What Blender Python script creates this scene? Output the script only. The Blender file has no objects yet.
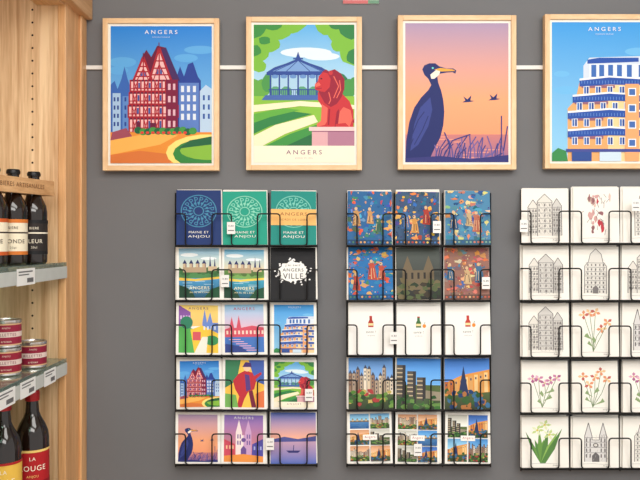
import bpy, math, random
from mathutils import Vector
S=0.0027; D=2.0; CZ=1.45; F=D/S
def P(u,v,y=0.0):
    k=S*(D+y)/D
    return Vector(((u-320)*k, y, CZ+(240-v)*k))
def lin(c):
    r=[]
    for x in c[:3]:
        x=max(0,min(255,x))/255
        r.append(x/12.92 if x<=0.04045 else ((x+0.055)/1.055)**2.4)
    return (r[0],r[1],r[2],1)
sc=bpy.context.scene
sc.view_settings.view_transform='Standard'
def link(o,parent=None):
    sc.collection.objects.link(o)
    if parent: o.parent=parent
    return o
def empty(name,loc=(0,0,0)):
    e=bpy.data.objects.new(name,None); e.location=(0,0,0); e.empty_display_size=0.05
    return link(e)
# ---------- materials
def mat(name,col,rough=0.5,metal=0,noise=0.0,scale=40,bump=0.0,trans=0,coat=0,ior=1.45):
    m=bpy.data.materials.new(name); m.use_nodes=True
    n=m.node_tree.nodes; l=m.node_tree.links; b=n['Principled BSDF']
    b.inputs['Roughness'].default_value=rough; b.inputs['Metallic'].default_value=metal
    b.inputs['Transmission Weight'].default_value=trans; b.inputs['Coat Weight'].default_value=coat
    b.inputs['IOR'].default_value=ior
    tc=n.new('ShaderNodeTexCoord'); nz=n.new('ShaderNodeTexNoise'); nz.inputs['Scale'].default_value=scale; nz.inputs['Detail'].default_value=4
    l.new(tc.outputs['Object'],nz.inputs['Vector'])
    cr=n.new('ShaderNodeValToRGB'); c=lin(col)
    cr.color_ramp.elements[0].position=0.3; cr.color_ramp.elements[1].position=0.7
    cr.color_ramp.elements[0].color=tuple(x*(1-noise) for x in c[:3])+(1,)
    cr.color_ramp.elements[1].color=tuple(min(1,x*(1+noise)) for x in c[:3])+(1,)
    l.new(nz.outputs['Fac'],cr.inputs['Fac']); l.new(cr.outputs['Color'],b.inputs['Base Color'])
    if bump:
        bp=n.new('ShaderNodeBump'); bp.inputs['Strength'].default_value=bump; bp.inputs['Distance'].default_value=0.002
        l.new(nz.outputs['Fac'],bp.inputs['Height']); l.new(bp.outputs['Normal'],b.inputs['Normal'])
    return m
def wood(name,c1,c2,sc3=(14,14,0.8),rough=0.45):
    m=bpy.data.materials.new(name); m.use_nodes=True
    n=m.node_tree.nodes; l=m.node_tree.links; b=n['Principled BSDF']; b.inputs['Roughness'].default_value=rough
    tc=n.new('ShaderNodeTexCoord'); mp=n.new('ShaderNodeMapping'); mp.inputs['Scale'].default_value=sc3
    l.new(tc.outputs['Object'],mp.inputs['Vector'])
    n1=n.new('ShaderNodeTexNoise'); n1.inputs['Scale'].default_value=2.2; n1.inputs['Detail'].default_value=7; n1.inputs['Distortion'].default_value=0.8
    n2=n.new('ShaderNodeTexNoise'); n2.inputs['Scale'].default_value=14; n2.inputs['Detail'].default_value=5
    l.new(mp.outputs['Vector'],n1.inputs['Vector']); l.new(mp.outputs['Vector'],n2.inputs['Vector'])
    mx=n.new('ShaderNodeMath'); mx.operation='MULTIPLY_ADD'; mx.inputs[1].default_value=0.35
    l.new(n2.outputs['Fac'],mx.inputs[0])
    m3=n.new('ShaderNodeMath'); m3.operation='MULTIPLY'; m3.inputs[1].default_value=0.65
    l.new(n1.outputs['Fac'],m3.inputs[0]); l.new(m3.outputs[0],mx.inputs[2])
    cr=n.new('ShaderNodeValToRGB'); cr.color_ramp.elements[0].position=0.36; cr.color_ramp.elements[1].position=0.62
    cr.color_ramp.elements[0].color=lin(c1); cr.color_ramp.elements[1].color=lin(c2)
    l.new(mx.outputs[0],cr.inputs['Fac']); l.new(cr.outputs['Color'],b.inputs['Base Color'])
    return m
def attrmat(name,rough=0.45,coat=0.0):
    m=bpy.data.materials.new(name); m.use_nodes=True
    n=m.node_tree.nodes; l=m.node_tree.links; b=n['Principled BSDF']; b.inputs['Roughness'].default_value=rough
    b.inputs['Coat Weight'].default_value=coat; b.inputs['Specular IOR Level'].default_value=0.2
    a=n.new('ShaderNodeVertexColor'); a.layer_name='Col'
    l.new(a.outputs['Color'],b.inputs['Base Color'])
    return m
M_print=attrmat('printed_ink_paper',0.5)
M_wall=mat('grey_wall_paint',(111,112,115),0.7,noise=0.04,scale=3,bump=0.05)
M_white=mat('white_paint',(235,235,232),0.5,noise=0.02)
M_ceil=mat('ceiling_paint',(235,232,226),0.8,noise=0.02)
M_floor=wood('floor_boards',(150,120,90),(185,155,120),(3,0.6,3))
M_frame=wood('frame_light_wood',(224,182,134),(242,208,164),(10,10,3))
M_frameh=wood('frame_light_wood_h',(224,182,134),(242,208,164),(3,10,14))
M_oak=wood('shelf_oak',(196,150,104),(246,212,168),(16,16,0.7))
M_oak2=wood('pilaster_oak',(200,146,94),(234,184,130))
M_oakh=wood('header_oak',(188,138,90),(224,178,128),(14,0.8,14))
M_wire=mat('black_wire',(13,13,15),0.35,metal=0.3)
M_glass=mat('shelf_glass',(205,232,222),0.06,trans=0.85)
M_rail=mat('label_rail_plastic',(206,210,206),0.25,noise=0.03)
M_bglass=mat('dark_bottle_glass',(28,15,9),0.08,noise=0.1,coat=0.5)
M_cap=mat('black_cap',(28,28,30),0.35,metal=0.5)
M_redcap=mat('red_cap',(170,25,30),0.35,metal=0.3)
M_lid=mat('tin_lid',(205,200,196),0.25,metal=0.9)
# ---------- mesh helpers
def box(name,p0,p1,m,parent=None,bev=0.0):
    x0,y0,z0=[min(a,b) for a,b in zip(p0,p1)]; x1,y1,z1=[max(a,b) for a,b in zip(p0,p1)]
    c=Vector(((x0+x1)/2,(y0+y1)/2,(z0+z1)/2))
    v=[Vector(q)-c for q in [(x0,y0,z0),(x1,y0,z0),(x1,y1,z0),(x0,y1,z0),(x0,y0,z1),(x1,y0,z1),(x1,y1,z1),(x0,y1,z1)]]
    f=[(0,3,2,1),(4,5,6,7),(0,1,5,4),(1,2,6,5),(2,3,7,6),(3,0,4,7)]
    me=bpy.data.meshes.new(name); me.from_pydata(v,[],f); me.materials.append(m); me.update()
    o=bpy.data.objects.new(name,me); o.location=c; link(o,parent)
    if bev:
        b=o.modifiers.new('bev','BEVEL'); b.width=bev; b.segments=2
    return o
def lathe(name,prof,loc,m,parent=None,n=32,mats=None):
    v=[];f=[]
    for r,z in prof:
        for i in range(n):
            a=2*math.pi*i/n; v.append((r*math.cos(a),r*math.sin(a),z))
    for j in range(len(prof)-1):
        for i in range(n):
            k=(i+1)%n; f.append((j*n+i,j*n+k,(j+1)*n+k,(j+1)*n+i))
    f.append(tuple(range(n))[::-1]); f.append(tuple((len(prof)-1)*n+i for i in range(n)))
    me=bpy.data.meshes.new(name); me.from_pydata(v,[],f); me.materials.append(m)
    for p in me.polygons: p.use_smooth=len(p.vertices)==4
    me.update(); o=bpy.data.objects.new(name,me); o.location=loc
    link(o,parent)
    e=o.modifiers.new('es','EDGE_SPLIT'); e.split_angle=math.radians(35)
    return o
_g={}
def glyph(s,sp=1.15):
    if (s,sp) in _g: return _g[(s,sp)]
    cu=bpy.data.curves.new('t','FONT'); cu.body=s; cu.size=1; cu.space_character=sp; cu.resolution_u=3
    o=bpy.data.objects.new('t',cu); sc.collection.objects.link(o); bpy.context.view_layer.update()
    dg=bpy.context.evaluated_depsgraph_get(); ev=o.evaluated_get(dg); me=ev.to_mesh()
    vs=[(v.co.x,v.co.y) for v in me.vertices]; fs=[tuple(p.vertices) for p in me.polygons]
    ev.to_mesh_clear(); bpy.data.objects.remove(o); bpy.data.curves.remove(cu)
    x0=min(v[0] for v in vs);x1=max(v[0] for v in vs);y0=min(v[1] for v in vs);y1=max(v[1] for v in vs)
    h=y1-y0
    vs=[((x-(x0+x1)/2)/h,-(y-(y0+y1)/2)/h) for x,y in vs]
    _g[(s,sp)]=(vs,fs,(x1-x0)/h); return _g[(s,sp)]
class Sheet:
    def __init__(s): s.v=[];s.f=[];s.c=[]
    def face(s,pts,cols):
        i=len(s.v); s.v+=[tuple(p) for p in pts]; s.f.append(tuple(range(i,i+len(pts)))); s.c+=cols
    def build(s,name,parent=None,m=None):
        me=bpy.data.meshes.new(name); me.from_pydata(s.v,[],s.f)
        a=me.color_attributes.new('Col','FLOAT_COLOR','CORNER')
        flat=[]
        for c in s.c: flat+=list(c)
        a.data.foreach_set('color',flat)
        me.materials.append(m or M_print); me.update()
        return link(bpy.data.objects.new(name,me),parent)
    def boxc(s,TL,TR,BL,th,col):
        BR=TR+BL-TL; n=(TR-TL).cross(BL-TL).normalized()
        if n.y<0: n=-n
        a=[TL,TR,BR,BL]; b=[p+n*th for p in a]; c=lin(col)
        s.face(a[::-1],[c]*4); s.face(b,[c]*4)
        for i in range(4):
            j=(i+1)%4; s.face([a[i],a[j],b[j],b[i]],[c]*4)
def clip(pts,x0,y0,x1,y1):
    def cl(p,ins,inter):
        o=[]
        for i in range(len(p)):
            a=p[i-1]; b=p[i]
            if ins(b):
                if not ins(a): o.append(inter(a,b))
                o.append(b)
            elif ins(a): o.append(inter(a,b))
        return o
    def ix(X): return lambda a,b:(X,a[1]+(b[1]-a[1])*(X-a[0])/(b[0]-a[0]))
    def iy(Y): return lambda a,b:(a[0]+(b[0]-a[0])*(Y-a[1])/(b[1]-a[1]),Y)
    for ins,it in ((lambda p:p[0]>=x0,ix(x0)),(lambda p:p[0]<=x1,ix(x1)),(lambda p:p[1]>=y0,iy(y0)),(lambda p:p[1]<=y1,iy(y1))):
        if len(pts)<3: return []
        pts=cl(pts,ins,it)
    return pts
class Canvas:
    EPS=1.2e-5
    def __init__(s,sh,TL,TR,BL,rect,cnt=None):
        s.sh=sh;s.TL=TL;s.U=TR-TL;s.V=BL-TL;s.r=rect;s.cnt=cnt or [1]
        n=s.U.cross(s.V).normalized()
        if n.y>0:n=-n
        s.n=n
    def m(s,x,y):
        x0,y0,x1,y1=s.r
        return s.TL+s.U*((x-x0)/(x1-x0))+s.V*((y-y0)/(y1-y0))+s.n*(s.cnt[0]*s.EPS+0.0001)
    def sub(s,a,rect):
        x0,y0,x1,y1=a; r=s.r
        f=lambda x,y:s.TL+s.U*((x-r[0])/(r[2]-r[0]))+s.V*((y-r[1])/(r[3]-r[1]))
        return Canvas(s.sh,f(x0,y0),f(x1,y0),f(x0,y1),rect,s.cnt)
    def poly(s,pts,col):
        pts=clip(list(pts),*s.r)
        if len(pts)<3:return
        s.cnt[0]+=1; c=lin(col)
        s.sh.face([s.m(*p) for p in pts],[c]*len(pts))
    def rect(s,x0,y0,x1,y1,col): s.poly([(x0,y0),(x1,y0),(x1,y1),(x0,y1)],col)
    def bg(s,col): s.rect(*s.r,col)
    def grad(s,x0,y0,x1,y1,ct,cb):
        s.cnt[0]+=1; a=lin(ct);b=lin(cb)
        s.sh.face([s.m(x0,y0),s.m(x1,y0),s.m(x1,y1),s.m(x0,y1)],[a,a,b,b])
    def ell(s,cx,cy,rx,ry,col,n=18,jit=0,rng=None):
        s.poly([(cx+rx*(1+(rng.uniform(-jit,jit) if rng else 0))*math.cos(2*math.pi*i/n),cy+ry*(1+(rng.uniform(-jit,jit) if rng else 0))*math.sin(2*math.pi*i/n)) for i in range(n)],col)
    def line(s,pts,w,col):
        for a,b in zip(pts,pts[1:]):
            dx=b[0]-a[0];dy=b[1]-a[1];L=math.hypot(dx,dy) or 1
            nx=-dy/L*w/2;ny=dx/L*w/2
            s.poly([(a[0]+nx,a[1]+ny),(b[0]+nx,b[1]+ny),(b[0]-nx,b[1]-ny),(a[0]-nx,a[1]-ny)],col)
    def text(s,t,cx,cy,h,col,wmax=None,sp=1.15):
        vs,fs,w=glyph(t,sp); k=1.0
        if wmax: k=wmax/(w*h)
        s.cnt[0]+=1; c=lin(col)
        for f in fs: s.sh.face([s.m(cx+vs[i][0]*h*k,cy+vs[i][1]*h) for i in f],[c]*len(f))
# ---------- artworks (virtual rects)
R1=(110,27,212,160)
def art1(c):
    rg=random.Random(1)
    c.grad(110,27,212,132,(40,130,218),(128,194,236))
    for x,y,rx,ry in((122,62,14,5),(200,50,16,4),(186,58,12,4),(118,70,10,4)): c.ell(x,y,rx,ry,(96,172,232))
    c.poly([(110,84),(114,80),(117,88),(121,78),(124,66),(127,78),(130,86),(130,132),(110,132)],(58,104,186))
    c.rect(112,92,120,130,(168,200,232)); c.rect(122,95,129,130,(96,140,206))
    for y in (96,104,112,120):
        for x in (113,116.5,124): c.rect(x,y,x+1.8,y+4,(40,70,150))
    c.poly([(176,78),(180,66),(184,76),(188,64),(193,62),(198,76),(201,80),(201,132),(176,132)],(40,66,152))
    c.rect(179,82,199,130,(92,128,200)); 
    for y in (85,94,103,112):
        for x in (181,187,193): c.rect(x,y,x+3,y+6,(225,234,246))
    c.poly([(200,90),(206,84),(212,88),(212,132),(200,132)],(186,212,238)); 
    for y in (94,103,112): c.rect(203,y,205,y+5,(50,90,170)); c.rect(208,y,210,y+5,(50,90,170))
    red=(172,34,50); cr=(240,190,190); dk=(104,24,60)
    c.poly([(133,80),(141,58),(146,50),(151,57),(157,46),(166,48),(172,62),(180,80)],dk)
    c.poly([(160,50),(166,48),(172,62),(180,80),(173,80)],(70,40,96))
    c.poly([(133,80),(143,57),(152,80)],cr); c.poly([(149,80),(159,48),(171,80)],cr)
    for g in ((133,143,57,152),(149,159,48,171)):
        w=g[3]-g[0]; h=80-g[2]
        c.line([(g[0],80),(g[1],g[2]),(g[3],80)],2.2,red); c.line([(g[1],g[2]),(g[1],80)],1.3,red)
        for t in (.4,.62,.82):
            y=g[2]+h*t; a=g[1]+(g[0]-g[1])*t; b=g[1]+(g[3]-g[1])*t; c.line([(a,y),(b,y)],1.3,red)
        c.rect(g[1]-3,g[2]+h*.65,g[1]-.8,g[2]+h*.8,(70,92,160)); c.rect(g[1]+.8,g[2]+h*.65,g[1]+3,g[2]+h*.8,(70,92,160))
        c.line([(g[0]+w*.18,80),(g[1],g[2]+h*.5)],1,red); c.line([(g[3]-w*.18,80),(g[1],g[2]+h*.5)],1,red)
    c.line([(158.8,50),(158.8,43)],.9,dk); c.line([(143,59),(143,53)],.9,dk)
    lv=[(79,91,130,176),(91,103.5,129,177),(103.5,116,128,178),(116,131,129,177)]
    for y0,y1,x0,x1 in lv:
        c.rect(x0,y0,x1,y1,cr); c.rect(x0,y0,x1,y0+1.8,dk); c.rect(x0,y1-1.5,x1,y1,red); c.rect(x0,(y0+y1)/2+2,x1,(y0+y1)/2+3,red)
        n=13
        for i in range(n+1):
            x=x0+(x1-x0)*i/n; c.rect(x-.7,y0,x+.7,y1,red)
            if i<n and i%3==1: c.line([(x,y0+2),(x+(x1-x0)/n,y1-1)],.9,red); c.line([(x,y1-1),(x+(x1-x0)/n,y0+2)],.9,red)
            elif i<n and i%3==2: c.rect(x+.9,y0+3,x+(x1-x0)/n-.9,y1-4,(60,84,156))
    c.poly([(166,79),(178,79),(178,131),(166,131)],(124,26,64))
    for y in (83,95,108,119): c.rect(168,y,170.6,y+6,(225,180,195)); c.rect(173,y,175.4,y+6,(225,180,195))
    c.rect(136,120,140,131,dk); c.rect(150,121,156,131,dk)
    c.rect(110,130,212,160,(232,146,58)); c.poly([(110,138),(150,131),(178,133),(160,142),(110,152)],(248,182,90))
    c.poly([(112,130),(126,126),(132,134),(110,138)],(160,78,96))
    c.poly([(110,152),(140,148),(176,152),(170,160),(110,160)],(216,120,60))
    for i in range(12):
        x=138+i*5; c.ell(x,129+rg.uniform(-1,1),4,3.4,(70,150,70) if i%2 else (34,100,64))
    for i in range(9): c.ell(142+i*5.4,130.5,1.8,1.3,(220,60,56))
    c.ell(208,150,42,18,(250,226,130)); c.ell(210,151,37,15,(54,134,64)); c.ell(210,148,30,9,(136,188,66))
    c.poly([(178,146),(190,138),(212,134),(212,142),(194,144)],(36,100,64))
    c.text('ANGERS',161,33,3.8,(240,244,250),33,1.5); c.text('CITE HISTORIQUE',161,38,1.2,(225,235,248),18)
R2=(253,24,355,163)
def art2(c):
    rg=random.Random(2)
    c.grad(253,24,355,100,(92,174,232),(190,226,240))
    c.ell(306,52,26,5,(222,238,246)); c.ell(322,56,18,4,(222,238,246))
    for x,y,r in((255,30,22),(274,24,20),(254,52,14),(292,20,16),(268,44,11),(258,66,8)): c.ell(x,y,r,r*.75,(124,186,62),16,.10,rg)
    for x,y,r in((253,28,13),(272,22,11),(253,50,8),(264,40,6)): c.ell(x,y,r,r*.7,(58,140,66),12,.12,rg)
    for x,y,r in((348,30,20),(355,52,16),(330,22,16),(340,44,9)): c.ell(x,y,r,r*.8,(124,186,62),16,.10,rg)
    for x,y,r in((352,28,12),(357,56,10),(336,22,8)): c.ell(x,y,r,r*.9,(50,128,70),12,.12,rg)
    for i in range(14): c.ell(253+i*8,86+rg.uniform(-3,3),8,10,rg.choice([(74,150,76),(100,168,70),(40,116,80)]),12,.1,rg)
    c.rect(253,96,355,146,(140,194,68))
    b=(44,74,152)
    c.rect(271,73,325,96,(170,208,232))
    for x in (275,286,302,314): c.ell(x,92,6,6,(90,160,120),10)
    c.poly([(266,72),(274,67),(286,63),(298,58),(310,63),(322,67),(330,72),(330,75),(266,75)],b)
    c.poly([(272,71),(286,65),(298,60.5),(310,65),(323,71)],(120,160,214)); c.poly([(295,60),(298,51),(301,60)],b); c.rect(293,57.5,303,59,b)
    for x in (284,291,305,312): c.line([(298,60),(298+(x-298)*1.7,71)],.7,b)
    for x in (270,279,288,298,308,317,326): c.rect(x-.8,74,x+.8,97,b)
    for x in (274.5,283.5,293,303,312.5,321.5): c.ell(x,76.3,3.5,2,(104,146,206),10)
    c.rect(268,89,328,90,b); 
    for i in range(30): c.rect(269+i*2,90,269.5+i*2,95,b)
    c.poly([(265,95),(331,95),(335,100),(261,100)],(70,104,176))
    c.poly([(253,105),(300,101),(355,105),(355,109),(300,106),(253,112)],(250,236,200))
    c.poly([(253,120),(290,111),(312,114),(270,126),(253,134)],(46,130,70))
    c.poly([(253,114),(283,108),(300,110),(270,117),(253,123)],(96,172,66))
    c.poly([(253,136),(275,125),(314,115),(318,122),(285,134),(262,146),(253,146)],(250,236,200))
    c.poly([(265,146),(290,134),(316,125),(355,132),(355,146)],(64,148,70)); c.poly([(286,146),(312,134),(312,146)],(40,110,66))
    r=(198,50,58); d=(150,28,54); l=(230,104,90)
    c.poly([(336,92),(343,94),(350,101),(354,111),(354,127),(318,127),(318,124),(322,122),(322,106),(318,100),(318,92)],r)
    c.poly([(353,122),(357,114),(355,106),(357,103),(359,112),(356,124)],d)
    c.poly([(322,72),(326,69),(329,71),(335,69),(341,73),(345,79),(345,88),(342,97),(337,104),(331,107),(325,103),(321,96),(318,90)],d)
    c.poly([(319,76),(323,72),(328,73),(331,79),(330,87),(325,92),(319,91),(315,89),(315,84),(318,81)],r)
    c.poly([(315,84),(319,82),(321,85),(316,87)],l); c.line([(316,88.6),(322,88)],.9,d); c.ell(321.5,78.5,1,.8,(70,14,40),8); c.ell(331,72.5,2.2,2.4,r,9)
    for p in [[(334,76),(339,86),(334,98)],[(329,92),(331,100),(329,104)],[(340,80),(341,90),(337,98)]]: c.line(p,1,l)
    c.poly([(322,104),(328,108),(327,122),(325,125),(317,127),(317,124),(321,121)],l)
    c.poly([(330,108),(335,108),(334,127),(327,127),(330,123)],r); c.poly([(329,109),(330.5,109),(329.5,125),(328,125)],d)
    c.poly([(336,127),(338,114),(344,107),(351,110),(353,119),(350,127)],l); c.poly([(335,127),(337,112),(339,109),(340,112),(338,127)],d); c.poly([(336,127),(336,124),(346,123),(350,127)],r)
    c.poly([(309,127),(357,127),(357,131),(309,131)],(236,204,204)); c.rect(312,131,355,147,(178,124,148)); c.rect(312,131,328,147,(222,172,178)); c.rect(312,131,355,132,(140,84,116))
    c.rect(253,146,355,163,(250,240,216))
    c.text('ANGERS',304,152.5,4.4,(110,52,100),36,1.5); c.text('JARDIN DU MAIL',304,158.5,1.2,(110,52,100),18)
R3=(405,26,508,161)
def art3(c):
    rg=random.Random(3)
    c.grad(405,26,508,58,(172,150,182),(212,160,160)); c.grad(405,58,508,100,(212,160,160),(244,168,124)); c.grad(405,100,508,161,(244,168,124),(240,150,110))
    c.grad(405,134,508,161,(206,128,124),(150,104,146))
    for i in range(10):
        y=136+i*2.5; x=rg.uniform(410,480); c.rect(x,y,x+rg.uniform(10,30),y+.8,(240,160,134))
    b=(34,44,106)
    c.poly([(405,161),(406,140),(409,122),(414,108),(421,98),(428,91),(431,86),(428,80),(424,76),(422,71),(424,67),(429,65),(435,65),(439,68),(446,70),(453,70),(456,72),(455,75),(452,73.5),(446,74),(440,75),(437,78),(438,84),(441,92),(443,101),(444,112),(443,125),(440,137),(434,148),(428,161)],b)
    c.poly([(414,124),(420,108),(430,98),(432,110),(428,126),(418,144),(410,150)],(58,70,142))
    for p in [[(412,134),(418,120),(424,112)],[(414,144),(422,130),(428,116)],[(408,150),(413,138)]]: c.line(p,.9,(34,44,106))
    c.poly([(430,76),(437,70.5),(440,72),(439,76),(434,80),(431,80)],(248,232,220)); c.poly([(434,71),(440,69.5),(453,71),(455,72.5),(441,73)],(236,170,70)); c.ell(432.5,69.6,1.1,1,(110,220,210),8)
    for x,y in((468,101),(494,99)):
        c.poly([(x-5,y-4),(x-1,y-1),(x+3,y-5),(x+2,y),(x+6,y+.6),(x+1,y+1.6),(x-2,y+1.8),(x-6,y+2),(x-3,y)],b)
    for i in range(40):
        x=rg.uniform(434,506); h=rg.uniform(8,26); t=rg.uniform(-7,12)
        c.line([(x,161),(x+t*.3,161-h*.6),(x+t,161-h)],1.1,rg.choice([(84,80,150),(60,60,128),(112,96,160)]))
    for p in [[(499,161),(501,140),(501,116)],[(503,150),(507,126)],[(440,161),(452,140),(470,134)],[(446,161),(450,146),(444,132)]]: c.line(p,1.2,(60,60,128))
    c.poly([(405,161),(405,157),(440,155),(470,158),(508,154),(508,161)],(52,54,120))
R4=(552,23,655,160)
def art4(c):
    c.grad(552,23,655,160,(64,156,228),(150,208,240))
    for x,y,rx,ry in((640,52,14,4),(566,90,12,4),(562,74,8,3)): c.ell(x,y,rx,ry,(112,186,236))
    o=(236,172,112); y1=(250,214,158); bl=(44,84,170); sh=(150,100,120)
    c.poly([(584,66),(590,58),(655,56),(655,160),(584,160)],(210,222,238))
    c.poly([(588,60),(600,58),(640,58),(640,62),(588,64)],bl)
    c.rect(590,64,655,78,(226,236,246)); 
    for x in (592,600,609,618,628,640): c.rect(x,65,x+5,77,(64,110,184))
    c.poly([(568,160),(568,108),(576,100),(580,82),(584,78),(655,78),(655,160)],o)
    c.poly([(609,78),(655,78),(655,160),(609,160)],y1)
    for i,y in enumerate((80,96,112,130)):
        x0=(580,573,568,568)[i]
        c.rect(x0+2,y+5,x0+36,y+8,sh)
        for k in range(7):
            x=x0+4+k*12
            c.rect(x,y+6,x+6,y+14,(240,243,247)); c.rect(x+.7,y+6.6,x+2.7,y+13.4,(66,110,186)); c.rect(x+3.3,y+6.6,x+5.3,y+13.4,(40,70,146))
        c.poly([(x0,y),(610,y-3),(655,y),(655,y+5.5),(610,y+4.5),(x0,y+6.5)],bl)
        c.poly([(x0,y-1.3),(610,y-4.3),(655,y-1.3),(655,y),(610,y-2.6),(x0,y+.6)],(244,246,248))
        for k in range(24): c.rect(x0+2+k*3,y+.6,x0+2.5+k*3,y+3.6,(110,150,214))
    c.rect(626,84,640,160,(240,170,116))
    for y in (88,104,120,138): c.rect(629,y,637,y+8,(240,244,248)); c.rect(630,y+1,636,y+7,(70,110,180))
    c.rect(566,148,655,151,(70,80,150)); c.rect(572,151,592,160,(52,80,150)); c.rect(600,151,622,160,(206,226,240))
    c.poly([(552,160),(552,152),(558,147),(566,150),(568,160)],(60,140,80))
    c.text('ANGERS',605,30,3.8,(240,244,250),33,1.5); c.text('MAISON BLEUE',605,35,1.2,(225,235,248),18)
RC=(0,0,100,135); PAPER=(244,242,236)
def rosette(bg,fg,band):
    def f(c):
        c.bg(bg)
        for k in range(16):
            a=math.pi*2*k/16; a2=a+.12
            c.line([(50+14*math.cos(a),52+14*math.sin(a)),(50+36*math.cos(a2),52+36*math.sin(a2))],2,fg)
            c.ell(50+31*math.cos(a+.2),52+31*math.sin(a+.2),4.2,4.2,fg,10); c.ell(50+31*math.cos(a+.2),52+31*math.sin(a+.2),2.6,2.6,bg,8)
            c.ell(50+20*math.cos(a),52+20*math.sin(a),3,3,fg,8)
        pts=[(50+39*math.cos(i*math.pi/18),52+39*math.sin(i*math.pi/18)) for i in range(37)]; c.line(pts,2.2,fg)
        pts=[(50+11*math.cos(i*math.pi/9),52+11*math.sin(i*math.pi/9)) for i in range(19)]; c.line(pts,2.2,fg)
        if band: c.rect(0,46,100,86,band); c.text('ANGERS',50,58,8,(150,90,50),60); c.text('BORDS DE LOIRE',50,72,5,(150,90,50),60)
        c.text('MAINE ET',50,104,5.5,PAPER,44); c.text('ANJOU',50,115,7.5,PAPER,48)
    return f
def castle(sky,sky2,hill,wat,gold):
    def f(c):
        c.bg(PAPER); c=c.sub((5,5,95,130),RC)
        c.grad(0,0,100,70,sky,sky2); c.ell(26,18,22,5,(240,246,248)); c.ell(74,28,20,4,(240,246,248))
        c.rect(0,60,100,96,hill); rg=random.Random(int(sum(hill)))
        for i in range(11): c.ell(i*10,64+rg.uniform(-4,4),8,9,rg.choice([tuple(int(x*.7) for x in hill),tuple(int(x*.85) for x in hill)]),10,.1,rg)
        for x in (10,26,42,58): c.rect(x,42,x+9,66,(206,184,150)); c.rect(x+6,42,x+9,66,(150,124,120)); c.poly([(x-1,42),(x+4.5,31),(x+10,42)],(46,56,104))
        c.rect(10,52,68,66,(184,160,130)); c.poly([(74,60),(77.5,20),(81,60)],(40,50,104)); c.poly([(86,60),(89,26),(92,60)],(40,50,104)); c.rect(72,50,94,62,(206,184,150))
        c.grad(0,82,100,135,wat,(30,80,110)); c.poly([(0,80),(40,84),(100,78),(100,84),(40,90),(0,88)],gold)
        for i in range(8): x=rg.uniform(0,70); c.rect(x,90+i*4,x+24,91.2+i*4,(190,224,236))
        c.poly([(0,135),(0,100),(18,106),(34,120),(40,135)],(30,70,50)); c.poly([(62,135),(78,112),(100,104),(100,135)],(34,84,56))
        c.text('ANGERS',50,108,8,(252,240,190),50); c.text('AU FIL DE L EAU',50,120,4,(252,240,190),48)
    return f
def black_logo(c):
    c.bg((22,22,26)); rg=random.Random(8); c.ell(50,62,32,26,(245,245,242),40,.14,rg)
    for i in range(34):
        a=rg.uniform(0,6.28); r=rg.uniform(30,44); c.ell(50+r*math.cos(a),62+r*.85*math.sin(a),2.2,2.2,(240,240,240),8)
    c.text("J'AI FAIT",50,47,6,(20,20,22),34); c.text('ANGERS',50,58,8,(20,20,22),46); c.text('VILLE',50,74,14,(20,20,22),44)
def bordered(fn,rect,mx=6):
    def f(c):
        c.bg(PAPER); fn(c.sub((mx,mx,100-mx,135-mx),rect))
    return f
def street(c):
    c.grad(0,0,100,60,(250,220,120),(250,200,120)); c.poly([(0,0),(30,20),(34,135),(0,135)],(140,90,170)); c.poly([(0,60),(50,70),(60,135),(0,135)],(90,180,90))
    c.poly([(60,50),(66,10),(72,50),(80,20),(86,50),(100,50),(100,90),(60,90)],(110,140,210)); c.poly([(30,70),(60,58),(100,80),(100,135),(40,135)],(250,205,70))
    for i in range(4): c.rect(4+i*7,30,8+i*7,40,(220,190,230)); c.rect(63+i*9,60,67+i*9,70,(220,230,246))
    c.ell(20,50,16,18,(50,130,100)); c.ell(84,100,18,14,(60,150,90)); c.poly([(40,135),(60,90),(74,90),(70,135)],(240,240,225)); c.rect(36,76,56,100,(214,90,100))
    c.text('ANGERS',50,9,7,(110,60,120),50,1.4)
def skyline(c):
    c.grad(0,0,100,80,(150,206,240),(240,190,205)); c.poly([(0,70),(12,66),(18,34),(24,66),(30,66),(36,30),(42,66),(70,60),(100,66),(100,95),(0,95)],(214,84,104))
    for i in range(10): c.rect(4+i*10,74,9+i*10,84,(250,220,205))
    c.rect(0,92,100,135,(70,120,196)); 
    for i in range(6): c.rect(10+i*9,98+i*6,40+i*9,100+i*6,(240,180,200))
    c.poly([(0,110),(40,118),(60,135),(0,135)],(50,70,140)); c.text('ANGERS',50,12,8,(190,60,90),54,1.4)
def harlequin(c):
    c.bg((250,200,80)); c.poly([(0,0),(40,0),(30,60),(0,80)],(60,130,90)); c.poly([(60,0),(100,0),(100,70),(76,60)],(70,100,180))
    c.poly([(20,60),(34,40),(52,30),(70,36),(80,60),(74,84),(60,90),(50,110),(42,135),(30,135),(36,104),(26,84)],(190,46,58)); c.ell(56,22,9,11,(245,205,170)); c.poly([(44,20),(52,6),(66,8),(68,20)],(80,50,120))
    c.poly([(50,40),(62,44),(66,84),(54,90)],(90,60,130)); c.poly([(68,50),(92,34),(94,40),(72,62)],(190,46,58)); c.poly([(60,90),(70,86),(80,135),(68,135)],(120,30,60)); c.poly([(0,96),(28,100),(34,135),(0,135)],(120,180,90)); c.poly([(78,96),(100,86),(100,135),(80,135)],(230,120,70))
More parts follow.
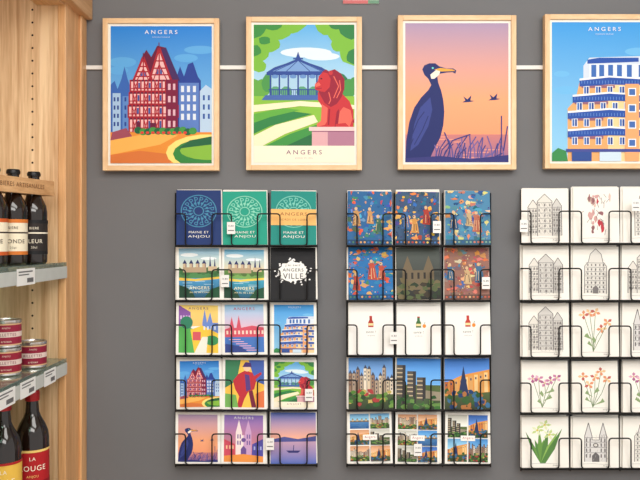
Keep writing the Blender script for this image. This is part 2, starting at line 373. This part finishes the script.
def cathed(c):
    c.grad(0,0,100,135,(130,110,190),(246,150,120)); 
    c.poly([(30,120),(30,50),(38,14),(46,50),(46,58),(54,58),(54,50),(62,14),(70,50),(70,120)],(245,228,226)); c.poly([(54,58),(54,50),(62,14),(70,50),(70,120),(50,120),(50,58)],(206,164,206))
    for x in (34,40,58,64):
        for y in (56,74): c.rect(x,y,x+3,y+12,(120,90,160))
    c.ell(50,72,6,6,(110,80,150)); c.poly([(43,120),(43,98),(50,88),(57,98),(57,120)],(110,80,150)); 
    c.poly([(0,70),(28,84),(30,135),(0,135)],(214,80,100)); c.poly([(72,84),(100,68),(100,135),(70,135)],(84,80,170))
    for i in range(3): c.rect(5+i*8,88,9+i*8,98,(250,200,160)); c.rect(76+i*8,90,80+i*8,100,(170,180,230))
    c.poly([(0,135),(0,118),(50,112),(100,118),(100,135)],(240,150,70)); c.text('ANGERS',50,8,7,PAPER,50,1.4)
def dusk(c):
    c.grad(0,0,100,70,(84,118,200),(246,180,150)); c.grad(0,70,100,135,(200,160,180),(84,110,190)); c.poly([(0,72),(30,64),(60,70),(100,62),(100,76),(0,78)],(80,84,150)); 
    c.poly([(34,100),(66,100),(60,106),(40,106)],(50,50,110)); c.line([(50,100),(51,86)],1.6,(50,50,110))
def tapestry(seed,bg,fig,sky=None):
    def f(c):
        rg=random.Random(seed); c.bg(bg)
        for i in range(90):
            col=rg.choice(fig+[bg,bg]); x=rg.uniform(0,100); y=rg.uniform(0,122); c.ell(x,y,rg.uniform(2,8),rg.uniform(2,7),tuple(max(0,min(255,q+rg.randint(-25,25))) for q in col),9,.5,rg)
        for i in range(3):
            x=18+i*28+rg.uniform(-6,6); y=rg.uniform(34,76); col=tuple(int(q*.9) for q in rg.choice(fig)); s=rg.uniform(.6,1)
            c.poly([(x-9*s,y+44*s),(x-5*s,y+8),(x-8*s,y+2),(x+6*s,y),(x+10*s,y+20*s),(x+14*s,y+46*s)],col); c.ell(x,y-4,3.5,4.5,(216,180,140),10)
            c.line([(x,y+10),(x+15*s,y+2)],3,col)
            for k in (-4,0,5): c.line([(x+k*s,y+14),(x+k*1.5*s,y+40*s)],1.1,rg.choice([(30,34,60),(220,190,150)]))
        for i in range(60):
            x=rg.uniform(3,97);y=rg.uniform(3,130); c.ell(x,y,1.4,1.4,rg.choice([(225,200,150),(30,40,70),(170,60,55)]),6)
        c.rect(0,122,100,135,tuple(int(q*.7) for q in bg)); 
        for i in range(12): c.ell(5+i*8.5,128,2.6,2.6,rg.choice(fig),8)
    return f
def photo(seed,sky,kind):
    def f(c):
        rg=random.Random(seed); x0,y0,x1,y1=c.r; W=x1-x0;H=y1-y0
        X=lambda a:x0+a*W/100; Y=lambda a:y0+a*H/135
        def rc(a,b,d,e,col): c.rect(X(a),Y(b),X(d),Y(e),col)
        c.grad(x0,y0,x1,Y(70),sky,tuple(min(255,q+60) for q in sky)); c.grad(x0,Y(70),x1,y1,(90,110,60),(50,62,44))
        if kind=='town':
            for i in range(12):
                a=i*8.5; h=rg.uniform(25,62); col=rg.choice([(214,196,168),(180,160,140),(232,220,200),(150,120,100)])
                rc(a,h,a+8.5,96,col); rc(a+6,h,a+8.5,96,tuple(int(q*.75) for q in col)); c.poly([(X(a),Y(h)),(X(a+4),Y(h-10)),(X(a+8.5),Y(h))],(70,74,92))
                for k in range(3): rc(a+2,h+6+k*10,a+4.5,h+11+k*10,(60,64,80))
            for i in range(46): c.ell(X(rg.uniform(0,100)),Y(rg.uniform(86,135)),W*.06,H*.04,rg.choice([(50,100,46),(84,132,54),(170,60,60),(190,170,90),(40,70,40),(110,150,70)]),8,.4,rg)
        elif kind=='castle':
            for a,h in ((0,18),(24,34),(46,50)): 
                rc(a,h,a+20,120,(84,78,72)); rc(a+13,h,a+20,120,(54,52,54))
                for k in range(7): rc(a,h+8+k*11,a+13,h+11+k*11,(196,178,146))
            c.poly([(X(66),Y(110)),(X(66),Y(84)),(X(100),Y(88)),(X(100),Y(110))],(150,140,120))
            for i in range(36): c.ell(X(rg.uniform(0,100)),Y(rg.uniform(98,135)),W*.07,H*.04,rg.choice([(60,110,50),(40,80,40),(100,140,70),(70,90,60)]),8,.4,rg)
        elif kind=='river':
            rc(0,60,100,74,(120,104,80)); c.grad(x0,Y(74),x1,y1,(70,130,190),(30,80,140))
            for a in (10,34,58,80): rc(a,50,a+10,66,(214,190,150)); c.poly([(X(a),Y(50)),(X(a+5),Y(40)),(X(a+10),Y(50))],(60,70,100))
            for i in range(14): rc(rg.uniform(0,60),78+i*4,rg.uniform(60,100),79+i*4,(110,160,204))
        elif kind=='dark':
            c.grad(x0,y0,x1,y1,(84,92,88),(34,34,30)); c.poly([(X(14),Y(110)),(X(14),Y(60)),(X(26),Y(22)),(X(38),Y(60)),(X(62),Y(60)),(X(74),Y(22)),(X(86),Y(60)),(X(86),Y(110))],(112,98,76))
            for a in (20,34,48,62,76): rc(a,66,a+5,82,(44,40,36))
            for i in range(34): c.ell(X(rg.uniform(0,100)),Y(rg.uniform(84,132)),W*.08,H*.05,rg.choice([(40,56,36),(60,52,40),(84,96,60),(110,100,70)]),8,.4,rg)
        elif kind=='sun':
            c.poly([(X(0),Y(66)),(X(40),Y(44)),(X(100),Y(30)),(X(100),Y(90)),(X(0),Y(100))],(222,150,70)); 
            for i in range(9): a=i*11; h=62-i*3; rc(a,h,a+8,90,rg.choice([(236,200,140),(190,110,60),(214,160,96)])); rc(a+2,h+6,a+5,h+12,(60,60,90))
            c.poly([(X(30),Y(100)),(X(36),Y(60)),(X(42),Y(20)),(X(48),Y(60)),(X(54),Y(100))],(36,50,90))
            for i in range(36): c.ell(X(rg.uniform(0,100)),Y(rg.uniform(86,135)),W*.06,H*.05,rg.choice([(50,90,46),(170,110,60),(30,60,110),(60,110,150)]),8,.4,rg)
    return f
def collage(seed,n=2,m=3):
    def f(c):
        c.bg(PAPER); rg=random.Random(seed)
        for i in range(n):
            for j in range(m):
                w=92/n;h=126/m; s=c.sub((4+i*w+1.5,4+j*h+1.5,4+(i+1)*w-1.5,4+(j+1)*h-1.5),RC)
                photo(seed*9+i*3+j,rg.choice([(70,140,210),(110,170,220),(190,190,180),(50,100,180),(210,150,110)]),('town','castle','sun','river','sun','town')[(i*3+j+seed)%6])(s)
        c.rect(34,60,66,74,PAPER); c.text('Angers',50,67,8,(170,40,50),24)
    return f
def small_fig(col,seed):
    def f(c):
        c.bg((242,241,237)); c.poly([(44,64),(44,52),(47,45),(47,37),(53,37),(53,45),(56,52),(56,64)],col); c.rect(44.5,54,55.5,60,(240,220,160)); c.rect(47,35,53,38,(180,40,40))
        if seed%2: c.ell(63,60,4,5,(230,140,50)); c.line([(63,54),(65,50)],1.2,(60,120,60))
        c.text('sante !',50,76,6,(80,80,80),22); c.text('anjou',50,86,3.5,(120,120,120),16)
    return f
def sketch(seed,kind):
    def f(c):
        rg=random.Random(seed); c.bg((242,239,231)); k=(104,101,102); s=(180,176,172)
        def hatch(x0,y0,x1,y1,n):
            for i in range(n):
                x=rg.uniform(x0,x1);y=rg.uniform(y0,y1); c.line([(x,y),(x+rg.uniform(-4,4),y+rg.uniform(3,9))],.7,rg.choice([k,s]))
        if kind=='tower':
            c.poly([(26,118),(26,50),(34,40),(38,20),(50,6),(62,20),(66,40),(74,50),(74,118)],(224,221,214)); c.line([(26,118),(26,50),(34,40),(38,20),(50,6),(62,20),(66,40),(74,50),(74,118)],1.4,k)
            for y in range(42,118,11):
                c.line([(28,y),(72,y)],.9,k)
                for x in (33,41,50,59,67): c.rect(x-1.4,y+2.5,x+1.4,y+8,rg.choice([k,(140,136,134)]))
            hatch(28,30,72,112,34); c.poly([(44,118),(44,104),(50,98),(56,104),(56,118)],(120,116,116))
        elif kind=='house':
            for a,h,w in ((14,52,22),(34,32,32),(66,46,20)):
                h+=rg.uniform(-8,8); c.poly([(a,118),(a,h),(a+w/2,h-18),(a+w,h),(a+w,118)],rg.choice([(224,220,212),(208,205,200)])); c.line([(a,118),(a,h),(a+w/2,h-18),(a+w,h),(a+w,118)],1.4,k)
                for y in range(int(h)+4,112,13):
                    c.line([(a,y),(a+w,y)],.9,k)
                    for x in (a+4,a+w/2,a+w-5): c.rect(x-1.5,y+3,x+1.5,y+9,(128,124,122))
                    for i in range(4): x=a+i*w/4; c.line([(x,y),(x+w/4,y+13)],.7,s)
                hatch(a,h,a+w,112,18)
        elif kind=='church':
            c.poly([(26,118),(26,50),(34,14),(42,50),(42,60),(58,60),(58,50),(66,14),(74,50),(74,118)],(218,216,214)); c.line([(26,118),(26,50),(34,14),(42,50),(42,60),(58,60),(58,50),(66,14),(74,50),(74,118)],1.6,k)
            for y in (54,66,80,94): c.line([(26,y),(74,y)],1,k)
            for x in (30,38,62,70):
                for y in (56,69,83,98): c.rect(x-1.3,y,x+1.3,y+9,k)
            c.ell(50,74,6,6,k); c.ell(50,74,3.5,3.5,(225,222,216)); c.poly([(42,118),(42,102),(50,92),(58,102),(58,118)],k); hatch(26,40,74,112,34)
        elif kind=='fig':
            for i in range(20): 
                x=50+rg.gauss(0,13);y=rg.uniform(20,110); c.ell(x,y,rg.uniform(2,6),rg.uniform(4,10),rg.choice([(206,160,156),(180,150,140),(220,190,180),(150,100,104),(190,60,70)]),10,.4,rg)
            for i in range(26): x=50+rg.gauss(0,14);y=rg.uniform(16,104); c.line([(x,y),(x+rg.uniform(-9,9),y+rg.uniform(5,16))],.9,(110,84,84))
        elif kind in('pink','orange'):
            cols={'pink':[(196,130,164),(170,96,140),(222,176,196)],'orange':[(222,150,110),(190,100,90),(236,196,150)]}[kind]
            for i in range(5):
                x=24+i*13;y=rg.uniform(20,66); c.line([(44,122),((44+x)/2+rg.uniform(-4,6),86),(x,y)],1.2,(106,130,90))
                for q in range(4):
                    a=q*1.57+i; c.poly([(x,y),(x+8*math.cos(a-.5),y+8*math.sin(a-.5)),(x+12*math.cos(a),y+12*math.sin(a)),(x+8*math.cos(a+.5),y+8*math.sin(a+.5))],cols[q%3])
                c.ell(x,y,1.8,1.8,(230,210,120),8)
            for i in range(4): x=rg.uniform(28,66);y=rg.uniform(74,106); c.poly([(46,y+12),(x-4,y+2),(x,y-6),(x+5,y+4)],(140,164,116))
        elif kind=='lily':
            for i in range(9):
                x=8+i*10; y=rg.uniform(24,80); c.poly([(40,124),((42+x)/2-6,80),(x,y),((42+x)/2+6,86),(50,124)],rg.choice([(104,150,70),(140,180,90),(84,130,66)]))
            for x,y in((34,36),(60,48),(50,22)):
                for q in range(5): a=q*1.26; c.poly([(x,y),(x+9*math.cos(a-.4),y+9*math.sin(a-.4)),(x+15*math.cos(a),y+15*math.sin(a)),(x+9*math.cos(a+.4),y+9*math.sin(a+.4))],(222,230,190) if q%2 else (190,210,140))
                c.ell(x,y,2.5,2.5,(214,190,80))
        c.line([(20,124),(44,123),(80,125)],.9,s); c.text('Angers',74,129,4,k,16)
    return f
# ---------- room
XL=-1.08
box('wall_back',(XL-0.1,0,0),(2.6,0.12,2.7),M_wall)
box('wall_left',(XL-0.1,-3.6,0),(XL,0,2.7),M_wall)
box('floor',(XL-0.1,-3.6,-0.1),(2.6,0.12,0),M_floor)
box('ceiling',(XL-0.1,-3.6,2.7),(2.6,0.12,2.8),M_ceil)
box('baseboard_back',(-0.637,-0.014,0),(2.6,0,0.09),M_white)
a=P(84,66);b=P(84,70); box('trim_picture_rail',(-0.637,-0.008,b.z),(2.6,0,a.z),M_white,bev=0.001)
# ---------- posters
def poster(x0,y0,x1,y1,art,R):
    yf=-0.030
    e=empty('framed_poster')
    w=5.0
    A=P(x0,y0,yf);B=P(x1,y1,yf); k=w*S
    box('frame_left',(A.x,yf,B.z),(A.x+k,-0.0085,A.z),M_frame,e,0.0012)
    box('frame_right',(B.x-k,yf,B.z),(B.x,-0.0085,A.z),M_frame,e,0.0012)
    box('frame_top',(A.x+k,yf,A.z-k),(B.x-k,-0.0085,A.z),M_frameh,e,0.0012)
    box('frame_bottom',(A.x+k,yf,B.z),(B.x-k,-0.0085,B.z+k),M_frameh,e,0.0012)
    sh=Sheet(); yy=-0.024
    TL=Vector((A.x+k,yy,A.z-k));TR=Vector((B.x-k,yy,A.z-k));BL=Vector((A.x+k,yy,B.z+k))
    sh.boxc(TL,TR,BL,0.010,(240,238,230))
    m=2.4*S
    art(Canvas(sh,TL+Vector((m,0,-m)),TR+Vector((-m,0,-m)),BL+Vector((m,0,m)),R))
    sh.build('print',e)
poster(102.5,18,219,170.5,art1,R1)
poster(246,16.5,362,170,art2,R2)
poster(398,15,516.5,169.5,art3,R3)
poster(545,14,662,168.5,art4,R4)
# top notice
sh=Sheet();A=P(343,-30,-.004);B=P(379,-30,-.004);C=P(343,3.6,-.004)
sh.boxc(A,B,C,0.003,(236,234,228)); c=Canvas(sh,A,B,C,(0,0,36,33)); c.rect(0,0,36,22,(40,130,90)); c.rect(0,29.5,25,33,(200,110,112)); c.rect(25,29.5,36,33,(110,150,126)); c.text('ANGERS',18,12,5,PAPER)
sh.build('wall_notice')
# ---------- racks
def rack(cols,rows,cards,tags):
    e=empty('postcard_rack')
    xs0=cols[0][0]-1;xs1=cols[-1][1]+1
    yf=-0.056
    sh=Sheet(); rg=random.Random(int(xs0))
    cu=bpy.data.curves.new('wire_frame','CURVE'); cu.dimensions='3D'; cu.bevel_depth=0.0019; cu.bevel_resolution=2
    def sp(pts,cyc=False):
        s=cu.splines.new('POLY'); s.points.add(len(pts)-1)
        for i,p in enumerate(pts): s.points[i].co=(p[0],p[1],p[2],1)
        s.use_cyclic_u=cyc
    def rnd(pts,r=0.009):
        o=[pts[0]]
        for a,b,c_ in zip(pts,pts[1:],pts[2:]):
            d1=(a-b);d2=(c_-b);r1=min(r,d1.length*.45);r2=min(r,d2.length*.45)
            p=b+d1.normalized()*r1;q=b+d2.normalized()*r2
            for t in (0,.25,.5,.75,1): o.append(p*(1-t)**2+b*2*t*(1-t)+q*t*t)
        o.append(pts[-1]); return o
    yw=-0.0019
    for ri,(y0,y1) in enumerate(rows):
        yb=y1-2.5; yt=y0+(y1-y0)*0.40
        pts=[P(xs0,yt,yw),P(xs0,yt,yf)]
        for (cx0,cx1) in cols:
            pts+=[P(cx0+9,yt,yf),P(cx0+9,yb,yf),P(cx1-9,yb,yf),P(cx1-9,yt,yf)]
        pts+=[P(xs1,yt,yf),P(xs1,yt,yw)]
        sp(rnd(pts))
        sp(rnd([P(xs0,yb,yw),P(xs0,yb,yf),P(xs1,yb,yf),P(xs1,yb,yw)],.004))
        sp([P(xs0,yb+1,yw),P(xs1,yb+1,yw)]); sp([P(xs0,yt,yw),P(xs1,yt,yw)]); sp([P(xs0,yb+1,-.026),P(xs1,yb+1,-.026)])
        for (cx0,cx1) in cols:
            for x in (cx0+9,cx1-9): sp([P(x,yb,yf),P(x,yb,yw)])
        for ci,(cx0,cx1) in enumerate(cols):
            j=rg.uniform(-.9,.9);t=rg.uniform(-1,1); g=rg.uniform(-.9,.9)
            zt=-0.014;zb=-0.047
            for q in range(2):
                jj=rg.uniform(-1.4,1.4); tt=rg.uniform(-1.8,.4); o=Vector((0,.0042*(q+1),0))
                sh.boxc(P(cx0+jj,y0+tt,zt)+o,P(cx1+jj,y0+tt+rg.uniform(-.6,.6),zt)+o,P(cx0+jj,y1-3,zb)+o,0.003,(232,229,222))
            TL=P(cx0+j,y0+t,zt);TR=P(cx1+j,y0+t+g,zt);BL=P(cx0+j-g*.8,y1-3,zb)
            sh.boxc(TL,TR,BL,0.0035,(236,233,226))
            cards[ri][ci](Canvas(sh,TL,TR,BL,RC))
    for x in (xs0,xs1): sp([P(x,rows[0][0]+2,yw),P(x,rows[-1][1],yw)])
    for (a,b) in zip(cols,cols[1:]):
        x=(a[1]+b[0])/2; sp([P(x,rows[0][0]+2,yw),P(x,rows[-1][1],yw)])
    cu.materials.append(M_wire); link(bpy.data.objects.new('wire_frame',cu),e)
    sh.build('postcards',e)
    ts=Sheet()
    for (x,y) in tags:
        TL=P(x-4,y-6,yf-.003);TR=P(x+4,y-6,yf-.003);BL=P(x-4,y+6,yf-.003)
        ts.boxc(TL,TR,BL,0.0008,(240,240,238)); c=Canvas(ts,TL,TR,BL,(0,0,8,12)); c.text('0,80',4,4,2.2,(60,60,60)); c.rect(1,8,7,9,(120,120,120))
    ts.build('price_tags',e)
rowsA=[(191,248),(247.5,303),(303,358),(358.5,412.5),(412,467)]
rack([(176.5,221),(222.5,266.5),(271,316)],rowsA,[
 [rosette((28,54,112),(70,140,176),None),rosette((30,158,134),(140,212,188),None),rosette((24,140,130),(120,200,184),(240,186,110))],
 [castle((150,200,230),(236,230,190),(80,140,84),(80,160,210),(240,200,80)),castle((110,190,230),(250,226,170),(120,170,90),(70,170,200),(250,214,90)),black_logo],
 [bordered(street,RC),bordered(skyline,RC),bordered(art4,R4)],
 [bordered(art1,R1),bordered(harlequin,RC),bordered(art2,R2)],
 [bordered(art3,R3),bordered(cathed,RC),bordered(dusk,RC,0)]],
 [(225,281),(270,444),(309,395),(231,228)])
tb=[(206,84,62),(216,160,100),(74,150,196),(46,100,170),(70,120,96)]
rack([(348,392),(396.5,440),(445,489.5)],rowsA,[
 [tapestry(1,(38,98,152),tb),tapestry(2,(52,84,120),[(226,160,80),(186,60,48),(230,200,90),(60,110,170),(210,120,60)]),tapestry(3,(74,132,170),[(206,120,96),(216,186,140),(40,90,140),(120,160,140)])],
 [tapestry(4,(34,112,176),tb),photo(5,(84,92,88),'dark'),tapestry(6,(146,104,92),[(206,120,86),(70,120,160),(220,186,136),(190,90,70)])],
 [small_fig((170,50,40),0),small_fig((60,110,60),1),small_fig((190,60,50),1)],
 [photo(11,(80,130,190),'town'),photo(12,(60,130,210),'castle'),photo(13,(50,110,190),'sun')],
 [collage(3),collage(5),collage(7,2,2)]],
 [(437,227),(486,283),(394,338),(418,450)])
rowsB=[(188,246),(245.5,303),(303.5,360),(361.5,415.5),(416.5,471)]
rack([(522,568),(572.5,618),(622,667)],rowsB,[
 [sketch(1,'house'),sketch(2,'fig'),sketch(3,'tower')],
 [sketch(4,'house'),sketch(5,'tower'),sketch(6,'house')],
 [sketch(7,'house'),sketch(8,'orange'),sketch(9,'church')],
 [sketch(10,'pink'),sketch(11,'orange'),sketch(12,'pink')],
 [sketch(13,'lily'),sketch(14,'church'),sketch(15,'tower')]],
 [(524,226),(636,205)])
# ---------- shelving unit on the left
u=empty('shelving_unit'); XF=-0.637; YE=-0.14
box('end_panel',(XL+.001,YE,0.001),(XF-0.02,-0.001,2.45),M_oak,u)
box('end_panel_lip',(XF-0.02,YE-0.004,0.001),(XF,-0.001,2.45),M_oak2,u,0.002)
box('front_moulding',(XF,-0.045,0.001),(XF+0.008,-0.001,P(0,20).z),M_oak2,u,0.003)
box('back_panel',(XL+.001,-1.6,0.001),(XL+0.02,YE,2.45),M_oak,u)
zh=P(0,22).z
box('header',(XF-0.075,-1.6,zh+0.0),(XF-0.004,YE-.001,2.45),M_oakh,u,0.002)
box('cornice',(XF-0.03,-1.6,zh+0.004),(XF+0.024,-0.001,2.45),M_oakh,u,0.004)
box('plinth',(XL+.02,-1.6,0.001),(XF-0.01,YE,0.12),M_oakh,u)
hs=Sheet()
for xx in (XF-0.085,XF-0.36):
    z=0.3
    while z<2.2:
        n=10; hs.face([Vector((xx+0.0028*math.cos(i*2*math.pi/n),YE-0.0004,z+0.0028*math.sin(i*2*math.pi/n))) for i in range(n)],[lin((60,40,26))]*n); z+=0.032
hs.build('pin_holes',u)
SZ1=P(0,262,YE).z; SZ2=P(0,358,YE).z; SZ3=0.80
def shelf(z,labels):
    box('glass_shelf',(XL+0.02,-1.6,z-0.010),(XF+0.001,YE,z),M_glass,u,0.001)
    box('label_rail',(XF-0.005,-1.6,z-0.040),(XF+0.003,YE-0.002,z-0.0105),M_rail,u,0.001)
    sh=Sheet()
    for px,wd in labels:
        d=(-(XF+0.004))*F/(320-px); yc=d-D
        A=Vector((XF+0.0042,yc-wd/2,z-0.006));B=Vector((XF+0.0042,yc+wd/2,z-0.006));C=Vector((XF+0.0042,yc-wd/2,z-0.042))
        cc=lin((246,246,244)); W=B-A;H=C-A
        sh.face([A,B,B+H,C],[cc]*4); A2=A+Vector((.0004,0,0))
        for (p,q,r,s_) in ((.10,.15,.86,.23),(.10,.33,.66,.40),(.55,.58,.9,.85)):
            sh.face([A2+W*p+H*q,A2+W*r+H*q,A2+W*r+H*s_,A2+W*p+H*s_],[lin((110,110,112))]*4)
    sh.build('price_labels',u)
shelf(SZ1,[(26,0.10)]); shelf(SZ2,[(50,.075),(28,.085),(5,.10)]); shelf(SZ3,[(40,.08)])
def wraplabel(name,r,z0,z1,loc,parent,base,bands,texts=(),a0=-150,a1=-10,mid=-68):
    sh=Sheet(); n=28; A0=math.radians(a0);A1=math.radians(a1)
    def arc(zlo,zhi,rr,col,b0=A0,b1=A1):
        for i in range(n):
            p=b0+(b1-b0)*i/n;q=b0+(b1-b0)*(i+1)/n
            sh.face([Vector((rr*math.cos(p),rr*math.sin(p),zlo)),Vector((rr*math.cos(q),rr*math.sin(q),zlo)),Vector((rr*math.cos(q),rr*math.sin(q),zhi)),Vector((rr*math.cos(p),rr*math.sin(p),zhi))],[lin(col)]*4)
    arc(z0,z1,r,base)
    for i,(f0,f1,col) in enumerate(bands): arc(z0+(z1-z0)*f0,z0+(z1-z0)*f1,r+.0002*(i+1),col)
    m_=math.radians(mid); rr=r+.001
    for txt,fz,th,tcol in texts:
        vs,fs,w=glyph(txt)
        for f in fs: sh.face([Vector((rr*math.cos(m_+vs[i][0]*th/rr),rr*math.sin(m_+vs[i][0]*th/rr),z0+(z1-z0)*fz-vs[i][1]*th)) for i in f],[lin(tcol)]*len(f))
    o=sh.build(name,parent); o.location=loc; return o
def beer(x,y,z,base,acc,ink,name):
    e=empty('beer_bottle'); L=(x,y,z)
    lathe('glass',[(.026,0),(.030,.003),(.0305,.01),(.0305,.120),(.028,.136),(.021,.151),(.0145,.164),(.0128,.182),(.0128,.204),(.014,.205),(.014,.210)],L,M_bglass,e)
    lathe('cap',[(.0152,.206),(.0155,.211),(.0135,.216),(.0,.2165)],L,M_cap,e,24)
    wraplabel('label',.0309,.022,.102,L,e,base,[(.0,.10,acc),(.60,.64,ink),(.90,1,acc)],[(name,.38,.009,ink),('BIERE',.76,.0055,ink),('33cl',.2,.005,ink)],-180,60)
beer(-.676,-.25,SZ1,(48,42,40),(30,30,32),(240,230,210),'FLEUR')
beer(-.699,-.312,SZ1,(238,226,200),(214,120,50),(60,44,40),'BLONDE')
beer(-.716,-.378,SZ1,(238,226,200),(200,90,40),(60,44,40),'BRUNE')
cb=empty('wooden_bottle_carrier')
def obox(name,A,B,th,z0,z1,m,parent):
    A=Vector(A);B=Vector(B);d=(B-A).normalized();nrm=Vector((-d.y,d.x))*th/2
    q=[A+nrm,B+nrm,B-nrm,A-nrm]; v=[(p.x,p.y,z0) for p in q]+[(p.x,p.y,z1) for p in q]
    me=bpy.data.meshes.new(name); me.from_pydata(v,[],[(0,1,2,3),(7,6,5,4),(0,4,5,1),(1,5,6,2),(2,6,7,3),(3,7,4,0)]); me.materials.append(m)
    o=link(bpy.data.objects.new(name,me),parent); b=o.modifiers.new('b','BEVEL'); b.width=.0015;b.segments=2; return o
dA=Vector((-.664,-.205,0));dB=Vector((-.728,-.425,0)); dd=(dA-dB).normalized(); nn=Vector((dd.y,-dd.x,0))
o1=nn*.020; z0=SZ1+.161; z1=SZ1+.197
obox('front_plank',(dA+o1)[:2],(dB+o1)[:2],.008,z0,z1,M_oakh,cb)
obox('rear_plank',(dA-o1)[:2],(dB-o1)[:2],.008,z0,z1,M_oakh,cb)
for p in (dA,dB): obox('end_block',(p+nn*.016)[:2],(p-nn*.016)[:2],.008,z0,z1,M_oakh,cb)
sh=Sheet(); vs,fs,w=glyph('BIERES ARTISANALES')
mid=(dA+dB)/2+o1+nn*.0046
for f in fs: sh.face([mid+dd*(vs[i][0]*.010)+Vector((0,0,SZ1+.180-vs[i][1]*.010)) for i in f],[lin((110,66,34))]*len(f))
sh.build('engraving',cb)
def tin(x,y,z,col):
    e=empty('preserve_tin'); L=(x,y,z)
    lathe('body',[(.029,0),(.0315,.002),(.0315,.004),(.0308,.006),(.0308,.052),(.0318,.054),(.0318,.060),(.030,.0605),(.0295,.0585),(0,.0585)],L,M_lid,e)
    wraplabel('label',.0311,.006,.053,L,e,col,[(.0,.06,(214,170,130)),(.38,.62,(226,204,196)),(.94,1,(214,170,130))],[('RILLETTES',.5,.006,(120,26,44)),('ANJOU',.80,.0045,(240,220,200)),('artisan',.19,.0045,(240,220,200))],-180,180)
tin(-.671,-.27,SZ2+.0005,(142,34,58)); tin(-.690,-.37,SZ2+.0005,(150,36,56)); tin(-.690,-.37,SZ2+.0615,(150,40,64)); tin(-.75,-.29,SZ2+.0005,(110,30,50))
def wine(x,y,z,base,acc,mid_,name,sub):
    e=empty('large_bottle'); L=(x,y,z)
    lathe('glass',[(.033,0),(.037,.004),(.0375,.012),(.0375,.190),(.0355,.205),(.029,.222),(.020,.238),(.0155,.250),(.014,.27),(.014,.285),(.016,.286),(.016,.292)],L,M_bglass,e)
    lathe('cap',[(.0162,.276),(.0168,.294),(.0155,.300),(0,.301)],L,M_redcap,e,24)
    wraplabel('label',.0379,.06,.168,L,e,base,[(.0,.05,acc),(.95,1,acc),(.18,.34,mid_)],[(name,.62,.012,(252,244,224)),(sub,.82,.008,(252,244,224)),('ANJOU',.44,.007,acc)],-190,60)
wine(-.672,-.27,SZ3,(178,34,40),(240,206,120),(140,24,34),'ROUGE','LA')
wine(-.696,-.37,SZ3,(236,190,80),(176,34,40),(200,60,40),'BELLE','LA')
wine(-.76,-.30,SZ3,(176,34,40),(236,200,110),(150,30,40),'ROUGE','LA')
# ---------- lights
def area(name,loc,rot,sx,sy,p,col=(1,1,1)):
    l=bpy.data.lights.new(name,'AREA'); l.shape='RECTANGLE'; l.size=sx;l.size_y=sy;l.energy=p;l.color=col
    o=bpy.data.objects.new(name,l); o.location=loc;o.rotation_euler=rot; link(o)
area('ceiling_light',(0.3,-1.7,2.66),(math.radians(18),0,0),2.4,0.9,50,(1,.98,.94))
area('ceiling_light',(0.3,-3.0,2.6),(math.radians(40),0,0),2.6,0.9,62,(1,.98,.945))
w=bpy.data.worlds.new('World'); sc.world=w; w.use_nodes=True
bg=w.node_tree.nodes['Background']; bg.inputs[0].default_value=(1,.99,.965,1); bg.inputs[1].default_value=0.93
cam=bpy.data.cameras.new('Camera'); cam.sensor_width=36; cam.lens=36*F/640; cam.clip_start=0.01
co=bpy.data.objects.new('Camera',cam); co.location=(0,-D,CZ); co.rotation_euler=(math.radians(90),0,0); link(co); sc.camera=co
